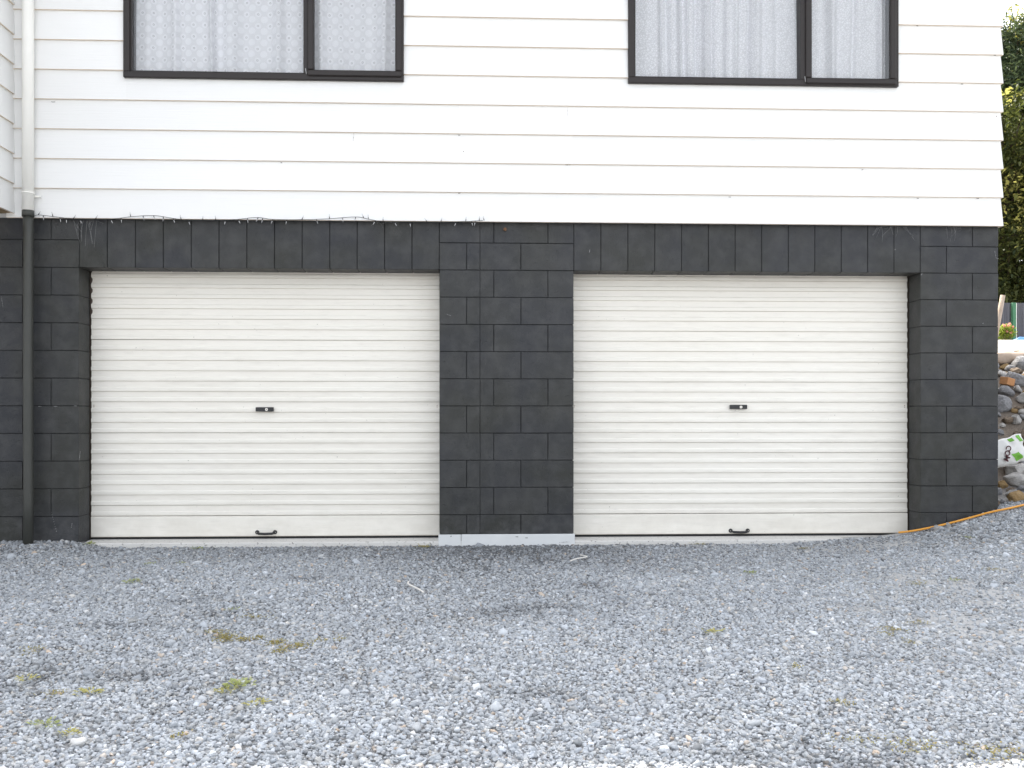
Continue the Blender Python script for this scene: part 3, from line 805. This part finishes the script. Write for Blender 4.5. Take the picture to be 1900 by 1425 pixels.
# stones that hold the hose down
for (x, y, s, lab) in ((1739, 991, .030, 'pale pointed stone against the orange hose beside the pier foot'), (1731, 993, .022, 'small grey stone left of the pointed one by the orange hose'), (1761, 984, .022, 'flat whitish stone behind the orange hose midway along the pier'), (1796, 975, .018, 'small pale stone behind the rising part of the orange hose'), (1831, 969, .022, 'dark grey stone sitting on the orange hose near the wall corner'), (1779, 982, .015, 'little cream pebble between hose and block pier')):
    p = at(x, y, -.085); me_ = rock_mesh(int(x), rm[0] if 'dark' in lab or 'grey' in lab else rm[3], 2)
    o = link('stone', me_, loc=(p.x, -.075, max(p.z, float(ground_z(p.x, -.08)) + s * .5))); o.scale = (s * 1.3, s, s * .85); o.rotation_euler = (random.random(), random.random(), random.random() * 6)
    tag(o, lab, 'stone', 'loose stones by the hose')

# twigs / cable scraps on the gravel
m_straw = plain('pale_dry_stalk', (.70, .67, .62), (.82, .79, .74), .8, .2, 40)
def stalk(name, pts, r, label, cat, mat=m_straw):
    P = []
    for x, y, dz in pts:
        g = survey(x, y); P.append(Vector((g[0], g[1], g[2] + .022 + dz)))
    P = spline(P, 5); q = P[0].copy(); b = bmesh.new(); tube(b, [p - q for p in P], r, 7)
    return tag(obj(name, b, mat, loc=q), label, cat)
stalk('bent_stick', [(758, 1086, 0), (757, 1091, .004), (764, 1096, .006), (776, 1101, .004), (786, 1106, 0)], .0052, 'white curved stick lying on the gravel left of the pillar', 'stick')
stalk('straw', [(1058, 1047, 0), (1070, 1044.5, .006), (1088, 1040.5, .004), (1087, 1039, .004), (1076, 1036, .002)], .0042, 'pale bent straw on dark gravel near the pillar foot', 'straw')

# weeds
m_weed = make_leaf('weed_leaf', (.30, .34, .14), (.46, .48, .24))
m_weedy = make_leaf('yellowing_weed_leaf', (.42, .40, .16), (.56, .50, .24))
m_moss = make_leaf('moss_leaf', (.28, .27, .07), (.42, .32, .12), .2)
def leaf(b, base, dirv, L, wd, droop=.3):
    side = dirv.cross(Vector((0, 0, 1))); side = side.normalized() if side.length > .01 else Vector((1, 0, 0))
    mid = base + dirv * L * .55; tip = base + dirv * L - Vector((0, 0, droop * L * .5))
    vs = [b.verts.new(base - side * wd * .15), b.verts.new(base + side * wd * .15), b.verts.new(mid + side * wd * .5 + Vector((0, 0, .1 * L))), b.verts.new(tip), b.verts.new(mid - side * wd * .5 + Vector((0, 0, .1 * L)))]
    b.faces.new(vs)
def weed(px, py, size, n, label, mat=m_weed, upright=.6, round_=.5, loc=None):
    g = loc or survey(px, py); b = bmesh.new()
    for k in range(n):
        a = random.random() * 6.283; e = random.uniform(.1, upright)
        d = Vector((math.cos(a) * math.cos(e), math.sin(a) * math.cos(e), math.sin(e) + .1)).normalized()
        rb = random.random() * size * .85
        leaf(b, Vector((math.cos(a) * rb, math.sin(a) * rb, .002 + random.random() * size * .2)), d, size * random.uniform(.18, .5), size * random.uniform(.08, .2) * round_ * 2)
    return tag(obj('weed', b, mat, loc=(g[0], g[1], g[2] + .006)), label, 'weed', 'weeds growing in the gravel')
weed(166, 1012, .05, 34, 'round leaved green weed at the left jamb of the left roller door', round_=.9, upright=1.1)
weed(245, 1083, .055, 40, 'bright green weed tuft in gravel below the left end of the left door')
weed(278, 1049, .04, 26, 'small green weed in gravel just under the left door threshold')
weed(338, 1047, .035, 22, 'thin green weed patch under the left door, right of the small one')
weed(365, 1021, .05, 26, 'low green weed touching the threshold of the left roller door', upright=.4)
weed(785, 1018, .055, 46, 'dark scrubby weed at the threshold just left of the white plinth', mat=m_moss, upright=1.2, round_=.3)
weed(440, 1277, .07, 60, 'largest pale green weed in the gravel, lower left of the picture', round_=.7)
weed(422, 1286, .05, 34, 'yellow green weed snug to the left of the largest weed', mat=m_weedy)
weed(476, 1310, .05, 40, 'yellow green weed down and right of the largest weed', mat=m_weedy)
weed(85, 1350, .055, 40, 'pale green straggly weed near the lower left corner', mat=m_weed)
weed(129, 1366, .045, 36, 'olive moss like weed right of the straggly lower left one', mat=m_weedy)
weed(1390, 1066, .045, 32, 'green weed tuft in gravel in front of the right roller door')
weed(1353, 1008, .04, 26, 'tiny green weed on the threshold edge of the right roller door')
weed(1325, 1177, .055, 36, 'lone yellow weed in open gravel below the right door', mat=m_weedy)
weed(1797, 1000, .04, 26, 'green weed in gravel under the orange hose at the right corner')
weed(1769, 1080, .04, 26, 'small green weed on the pale compacted gravel at right')
weed(430, 1135, .04, 24, 'slender green weed among dark stones, centre left', round_=.3)
weed(165, 1290, .06, 40, 'brown and yellow weed cluster in the left gravel', mat=m_weedy)
weed(50, 1265, .05, 30, 'limp yellow weed near the left picture edge', mat=m_weedy, upright=.3)
# moss / creeping cover: uncountable
b = bmesh.new()
for (px, py, sx, sy, n) in ((420, 1187, .045, .035, 260), (450, 1190, .03, .02, 110), (480, 1187, .025, .02, 90), (512, 1197, .04, .03, 150), (520, 1212, .035, .03, 110), (552, 1202, .05, .03, 170), (400, 1176, .05, .015, 90), (590, 1192, .03, .02, 50), (630, 1190, .02, .02, 40), (470, 1148, .07, .02, 80),
                            (1660, 1172, .06, .02, 80), (1645, 1180, .03, .02, 50), (1690, 1195, .03, .02, 40), (1700, 1158, .05, .012, 40), (1565, 1308, .03, .02, 50), (1480, 1240, .02, .02, 30), (1850, 1400, .12, .04, 160), (1700, 1390, .10, .03, 110), (1600, 1378, .1, .03, 60), (100, 1290, .05, .02, 60), (60, 1210, .04, .03, 60), (1700, 1085, .05, .02, 60), (1840, 1060, .04, .02, 50), (1490, 1020, .05, .01, 50), (1300, 1012, .08, .006, 70), (330, 1372, .03, .02, 30)):
    g = survey(px, py)
    for k in range(n):
        x = g[0] + random.gauss(0, sx * .6); y = g[1] + random.gauss(0, sy)
        if y > -.02: y = -.02
        z = float(ground_z(x, y)) + random.uniform(.004, .016)
        a = random.random() * 6.283
        leaf(b, Vector((x, y, z)), Vector((math.cos(a), math.sin(a), random.uniform(.1, .8))).normalized(), random.uniform(.006, .014), random.uniform(.004, .007))
tag(obj('moss', b, m_moss), 'yellow green moss creeping between the gravel stones', 'moss', kind='stuff')

# ------------------------------------------------------------------ bank, fence, garden beyond the right corner
bank = empty('rock_bank', (4.3, .5, float(ground_z(4.3, .5))), 'steep bank of loose rocks rising beside the right wall of the house', 'rock bank')
protos = [rock_mesh(100 + i, rm[[0, 1, 2, 3, 0, 1, 0, 3][i]], 3) for i in range(8)]
r_ = random.Random(3)
pts_r = []
for k in range(3000):
    x = r_.uniform(4.0, 7.2); y = r_.uniform(.08, 3.2)
    if x > 5.3 + .62 * y: continue
    s = r_.choice([.13, .11] if k < 60 else [.05, .07, .09] if k < 900 else [.03, .035, .05])
    if x - s * 1.3 < 3.975: continue
    if any((x - a) ** 2 + (y - c) ** 2 < (s + t) ** 2 * .62 for a, c, t in pts_r): continue
    pts_r.append((x, y, s))
for (x, y, s) in pts_r:
    o = link('rock', protos[r_.randrange(8)], bank); o.scale = (s * 1.25, s, s * .8); o.rotation_euler = (r_.uniform(-.5, .5), r_.uniform(-.5, .5), r_.random() * 6.28)
    o.location = Vector((x, y, float(ground_z(x, y)) + s * .35)) - bank.location
# a brick and a driftwood log on top of the bank
p = at(1869, 681, 1.75); b = bmesh.new(); box(b, -.06, .06, -.04, .04, -.035, .035, .004)
m_brick = plain('orange_brick', (.38, .18, .08), (.5, .27, .13), .9, .2, 30, .003)
o = obj('loose_brick', b, m_brick, loc=(p.x, 1.75, float(ground_z(p.x, 1.75)) + .10)); o.rotation_euler = (.1, .15, .5)
tag(o, 'orange brick fragment lying on top of the rock bank', 'brick')
m_log = plain('bleached_timber', (.34, .25, .18), (.55, .47, .40), .85, .2, 12, .004)
g = at(1872, 667, 2.45); gz = float(ground_z(g.x, 2.45)) + .09
b = bmesh.new(); tube(b, [(-.7, 0, .03), (-.2, .01, .01), (.4, -.02, -.01), (1.1, 0, -.05)], [.06, .072, .066, .055], 14)
bmesh.ops.subdivide_edges(b, edges=[e for e in b.edges if e.calc_length() > .2], cuts=14)
for q in b.verts: q.co += Vector((0, .03, .035)) * noise.noise(q.co * Vector((7, 20, 20)) if False else Vector((q.co.x * 7, q.co.y * 20, q.co.z * 20)))
tag(obj('fallen_log', b, m_log, loc=(g.x, 2.45, gz)), 'bleached log lying along the sunlit top of the rock bank', 'log')

# crumpled garden mix bag with printed letters
m_bag = plain('white_plastic_sack', (.66, .66, .64), (.74, .74, .72), .45, .4, 12, .004)
m_green = plain('green_print', (.10, .32, .03), (.20, .46, .06), .5, .4, 18)
m_ink = plain('dark_red_print', (.05, .008, .012), (.08, .012, .02), .5, .4, 18, 0)
bagc = at(1868, 841, .42)
bagc.z = max(bagc.z, float(ground_z(bagc.x, .42)) + .05)
bag = empty('sack', bagc, 'crumpled white plastic sack with green print and letters COM, thrown on the rocks', 'sack')
b = bmesh.new(); nx, nz = 22, 16
import itertools
def bag_y(u, v): return -.05 * max(0, 1 - (2 * u - 1) ** 2) ** .5 * max(0, 1 - (2 * v - 1) ** 2) ** .5 - .010 * noise.noise(Vector((u * 5, v * 4, 3))) - .008 * noise.noise(Vector((u * 11, v * 9, 7)))
def bag_pt(u, v, e=0):
    x = (u - .5) * .40 + .012 * noise.noise(Vector((v * 6, 1, 2))); z = (v - .5) * .22 + .018 * noise.noise(Vector((u * 5, 5, 2)))
    y = bag_y(u, v) - e
    q = Matrix.Rotation(-.25, 3, 'Y') @ Vector((x, 0, z)); return Vector((q.x - .05, y, q.z))
ga = [[b.verts.new(bag_pt(i / nx, j / nz)) for j in range(nz + 1)] for i in range(nx + 1)]
gb = [[b.verts.new(Vector((ga[i][j].co.x, -ga[i][j].co.y * .6 + .004, ga[i][j].co.z))) for j in range(nz + 1)] for i in range(nx + 1)]
for i in range(nx):
    for j in range(nz):
        b.faces.new((ga[i][j], ga[i + 1][j], ga[i + 1][j + 1], ga[i][j + 1])).smooth = True
        b.faces.new((gb[i][j], gb[i][j + 1], gb[i + 1][j + 1], gb[i + 1][j])).smooth = True
edge = [(i, 0) for i in range(nx)] + [(nx, j) for j in range(nz)] + [(i, nz) for i in range(nx, 0, -1)] + [(0, j) for j in range(nz, 0, -1)]
for k in range(len(edge)):
    (i, j), (i2, j2) = edge[k], edge[(k + 1) % len(edge)]
    b.faces.new((ga[i][j], gb[i][j], gb[i2][j2], ga[i2][j2]))
obj('sack_body', b, m_bag, bag)
def patch(u0, u1, v0, v1, sk=0.0, mat=m_green, n=5):
    b = bmesh.new(); g_ = [[b.verts.new(bag_pt(u0 + (u1 - u0) * i / n + sk * j / n, v0 + (v1 - v0) * j / n, .0025)) for j in range(n + 1)] for i in range(n + 1)]
    for i in range(n):
        for j in range(n): b.faces.new((g_[i][j], g_[i + 1][j], g_[i + 1][j + 1], g_[i][j + 1]))
    return b
obj('green_print', patch(.74, .90, .12, .42, -.10), m_green, bag)
obj('green_print', patch(.88, .97, .72, .96, -.02), m_green, bag)
obj('green_print', patch(.70, .80, .86, .97, -.02), m_green, bag)
try:
    for ch, u, v in (('C', .60, .66), ('O', .555, .50), ('M', .51, .33)):
        cu = bpy.data.curves.new('letter', 'FONT'); cu.body = ch; cu.size = .058; cu.offset = .0016; cu.extrude = .0008; cu.align_x = 'CENTER'; cu.align_y = 'CENTER'
        to = bpy.data.objects.new('letter', cu); C.objects.link(to)
        dg = bpy.context.evaluated_depsgraph_get(); mm = bpy.data.meshes.new_from_object(to.evaluated_get(dg)); bpy.data.objects.remove(to)
        mm.materials.clear(); mm.materials.append(m_ink); mm.name = 'letter'
        o = link('letter', mm, bag); pp = bag_pt(u, v, .010); o.location = pp; o.rotation_euler = (math.pi / 2, math.radians(118), 0)
except Exception as e:
    print('letters', e)

# fence
FYY = 21.0
m_iron = plain('weathered_grey_iron', (.08, .08, .095), (.13, .13, .145), .6, .4, 3)
m_postg = plain('green_fence_post', (.05, .17, .09), (.08, .22, .12), .6, .4, 6)
zf0 = at(1880, 641, FYY).z; zf1 = at(1880, 562, FYY).z
fence = empty('fence', (18, FYY, zf0), 'dark grey corrugated iron fence with a green post behind the garden', 'fence')
fp = at(1879.5, 600, FYY).x
xsn = np.arange(fp - 6, fp + 8, .02)
for s0, s1 in ((fp - 6, fp - .06), (fp + .08, fp + 2.4), (fp + 2.5, fp + 5), (fp + 5.1, fp + 8)):
    b = bmesh.new(); cols = []
    for x in np.arange(s0, s1, .022):
        y = .022 * math.copysign(abs(math.sin(x * 2 * math.pi / .155)) ** .6, math.sin(x * 2 * math.pi / .155))
        cols.append([b.verts.new((x - 18, y + dy, z)) for dy in (0, .004) for z in (-.3, zf1 - zf0)])
    for a_, c_ in zip(cols, cols[1:]):
        b.faces.new((a_[0], c_[0], c_[1], a_[1])); b.faces.new((a_[2], a_[3], c_[3], c_[2])); b.faces.new((a_[1], c_[1], c_[3], a_[3]))
    obj('iron_sheet', b, m_iron, fence)
for xq in (fp, fp + 2.45, fp + 5.05, fp - 3):
    b = bmesh.new(); box(b, xq - 18 - .05, xq - 18 + .05, -.09, .02, -.3, zf1 - zf0 + .0, .006); obj('post', b, m_postg, fence)
b = bmesh.new(); box(b, fp + .052 - 18, fp + .08 - 18, -.07, .02, -.3, zf1 - zf0 - .01); obj('post_edge', b, m_whitepipe, fence)
# blue tarpaulin heap
m_tarp = plain('blue_tarpaulin', (.05, .16, .48), (.12, .28, .62), .45, .4, 5, .004)
tc = at(1893, 640, 19.5); zg = float(ground_z(tc.x, 19.5))
b = bmesh.new(); v = [b.verts.new(p) for p in ((-.34, -.25, 0), (.6, -.3, 0), (.7, .35, 0), (-.3, .3, 0), (-.02, -.02, at(1890, 625, 19.5).z - zg), (.38, .08, .16))]
for q in ((0, 1, 4), (1, 5, 4), (1, 2, 5), (2, 3, 5), (3, 4, 5), (3, 0, 4), (0, 3, 2, 1)): b.faces.new([v[i] for i in q])
bmesh.ops.subdivide_edges(b, edges=b.edges, cuts=3, use_grid_fill=True)
for q in b.verts: q.co += Vector((noise.noise(q.co * 9) * .02, 0, noise.noise(q.co * 7) * .02))
tag(obj('tarpaulin', b, m_tarp, loc=(tc.x, 19.5, zg)), 'peaked blue tarpaulin heap at the foot of the corrugated fence', 'tarpaulin')
# rose bush
m_bushl = make_leaf('rose_leaf', (.10, .16, .03), (.30, .34, .06), .45); m_petal = make_leaf('pink_petal', (.62, .25, .22), (.75, .45, .40), .3)
rc = at(1865, 640, 18); zg = float(ground_z(rc.x, 18))
rb_ = empty('rose_bush', (rc.x, 18, zg), 'sunlit pink flowered bush in front of the corrugated fence', 'bush')
b = bmesh.new(); bp = bmesh.new()
for k in range(900):
    d = Vector((random.gauss(0, 1), random.gauss(0, 1), random.gauss(0, 1))).normalized() * random.random() ** .4
    p = Vector((d.x * .26, d.y * .26, .24 + d.z * .22)); a = Vector((random.gauss(0, 1), random.gauss(0, 1), random.gauss(0, .6))).normalized()
    leaf(b, p, a, .06, .04)
for k in range(9):
    c_ = Vector((random.uniform(-.1, .26), random.uniform(-.25, -.05), random.uniform(.22, .48)))
    for j in range(14): leaf(bp, c_, Vector((random.gauss(0, 1), random.gauss(0, 1), random.gauss(0, 1))).normalized(), .05, .045)
obj('foliage', b, m_bushl, rb_); obj('blossom', bp, m_petal, rb_)
b = bmesh.new()
for k in range(6): tube(b, [(0, 0, -.03), (random.uniform(-.15, .15), random.uniform(-.15, .15), .32)], .008, 5)
obj('stems', b, m_log, rb_)
# leaning weathered stake by the wall
p0 = at(1854.5, 582, 3.0); p1 = at(1860.5, 548, 3.0); b = bmesh.new()
zg = float(ground_z(p0.x + .0, 3.0)); dirv = (p1 - p0).normalized(); base = p0 - dirv * ((p0.z - zg + .05) / dirv.z)
base.x = max(base.x, 4.05)
tube(b, [base - base, p1 - base], .026, 7)
tag(obj('stake', b, m_log, loc=base), 'weathered wooden stake leaning behind the right corner of the house', 'stake')

# ------------------------------------------------------------------ trees
m_bark = plain('dark_bark', (.05, .035, .025), (.11, .085, .06), .9, .1, 8, .02)
m_leafA = make_leaf('evergreen_leaf', (.022, .036, .014), (.095, .105, .03), .30)
m_leafB = make_leaf('conifer_needle', (.025, .048, .030), (.10, .13, .06), .25)
m_leafC = make_leaf('golden_new_leaf', (.20, .20, .06), (.36, .33, .12), .5)
def tree(loc, height, rad, base, nclump, nleaf, ls, mats, label, seed, cat='tree', conical=False, name='tree'):
    q = random.Random(seed); t = empty(name, loc, label, cat, 'trees behind the fence')
    b = bmesh.new(); lean = Vector((q.uniform(-.3, .3), q.uniform(-.3, .3), 0))
    tr = [Vector((0, 0, -.3)) + lean * (i / 6) ** 2 + Vector((q.uniform(-.08, .08), q.uniform(-.08, .08), height * .92 * i / 6)) for i in range(7)]
    tube(b, tr, [height * .022 * (1 - i / 7.5) for i in range(7)], 10)
    cl = []
    for k in range(nclump):
        f = q.random(); zc = base + (height - base) * f
        rr = rad * ((1 - f) * .95 + .1 if conical else math.sqrt(max(.05, 1 - (2 * f - .9) ** 2 * .75))) * q.uniform(.35, 1.0) ** .6
        a = q.random() * 6.283; c_ = Vector((math.cos(a) * rr, math.sin(a) * rr, zc)); cl.append(c_)
        i = min(5, int(max(0, f * .85 + .02) * 6)); s = tr[i]
        if k % 2 == 0: tube(b, [s, (s + c_) / 2 + Vector((0, 0, q.uniform(-.2, .3))), c_], [height * .006, height * .004, height * .0015], 5, cap=False)
    obj('trunk', b, m_bark, t)
    bs = [bmesh.new() for _ in mats]
    for c_ in cl:
        R_ = rad * q.uniform(.18, .34); mi = 0 if q.random() < .9 or len(mats) == 1 else 1
        for j in range(nleaf):
            d = Vector((q.gauss(0, 1), q.gauss(0, 1), q.gauss(0, .75))) * R_ * .55
            ln = ls * q.uniform(.6, 1.4)
            leaf(bs[mi], c_ + d, Vector((q.gauss(0, 1), q.gauss(0, 1), q.gauss(-.1, .7))).normalized(), ln, ln * (.22 if conical else .5))
    for mi, bb_ in enumerate(bs):
        if len(bb_.verts): obj('crown' if mi == 0 else 'new_growth', bb_, mats[mi], t)
        else: bb_.free()
def tp(px, Y_): X_ = ax(px, Y_); return (X_, Y_, float(ground_z(X_, Y_)))
tree(tp(1868, 24.5), 8.6, 2.6, .6, 150, 150, .17, [m_leafA, m_leafC], 'dense dark evergreen tree just behind the fence beside the house corner', 1)
tree(tp(1960, 23.8), 7.2, 2.5, .4, 120, 130, .17, [m_leafA, m_leafC], 'shorter dark evergreen tree at the right picture edge', 2)
tree(tp(1880, 31), 14.2, 3.2, 3, 150, 150, .26, [m_leafB, m_leafC], 'tall conifer standing highest behind the evergreens', 3, conical=True, name='conifer_tree')
tree(tp(1780, 27), 9.0, 2.8, .8, 70, 110, .2, [m_leafA], 'evergreen tree mostly hidden behind the house corner', 4)
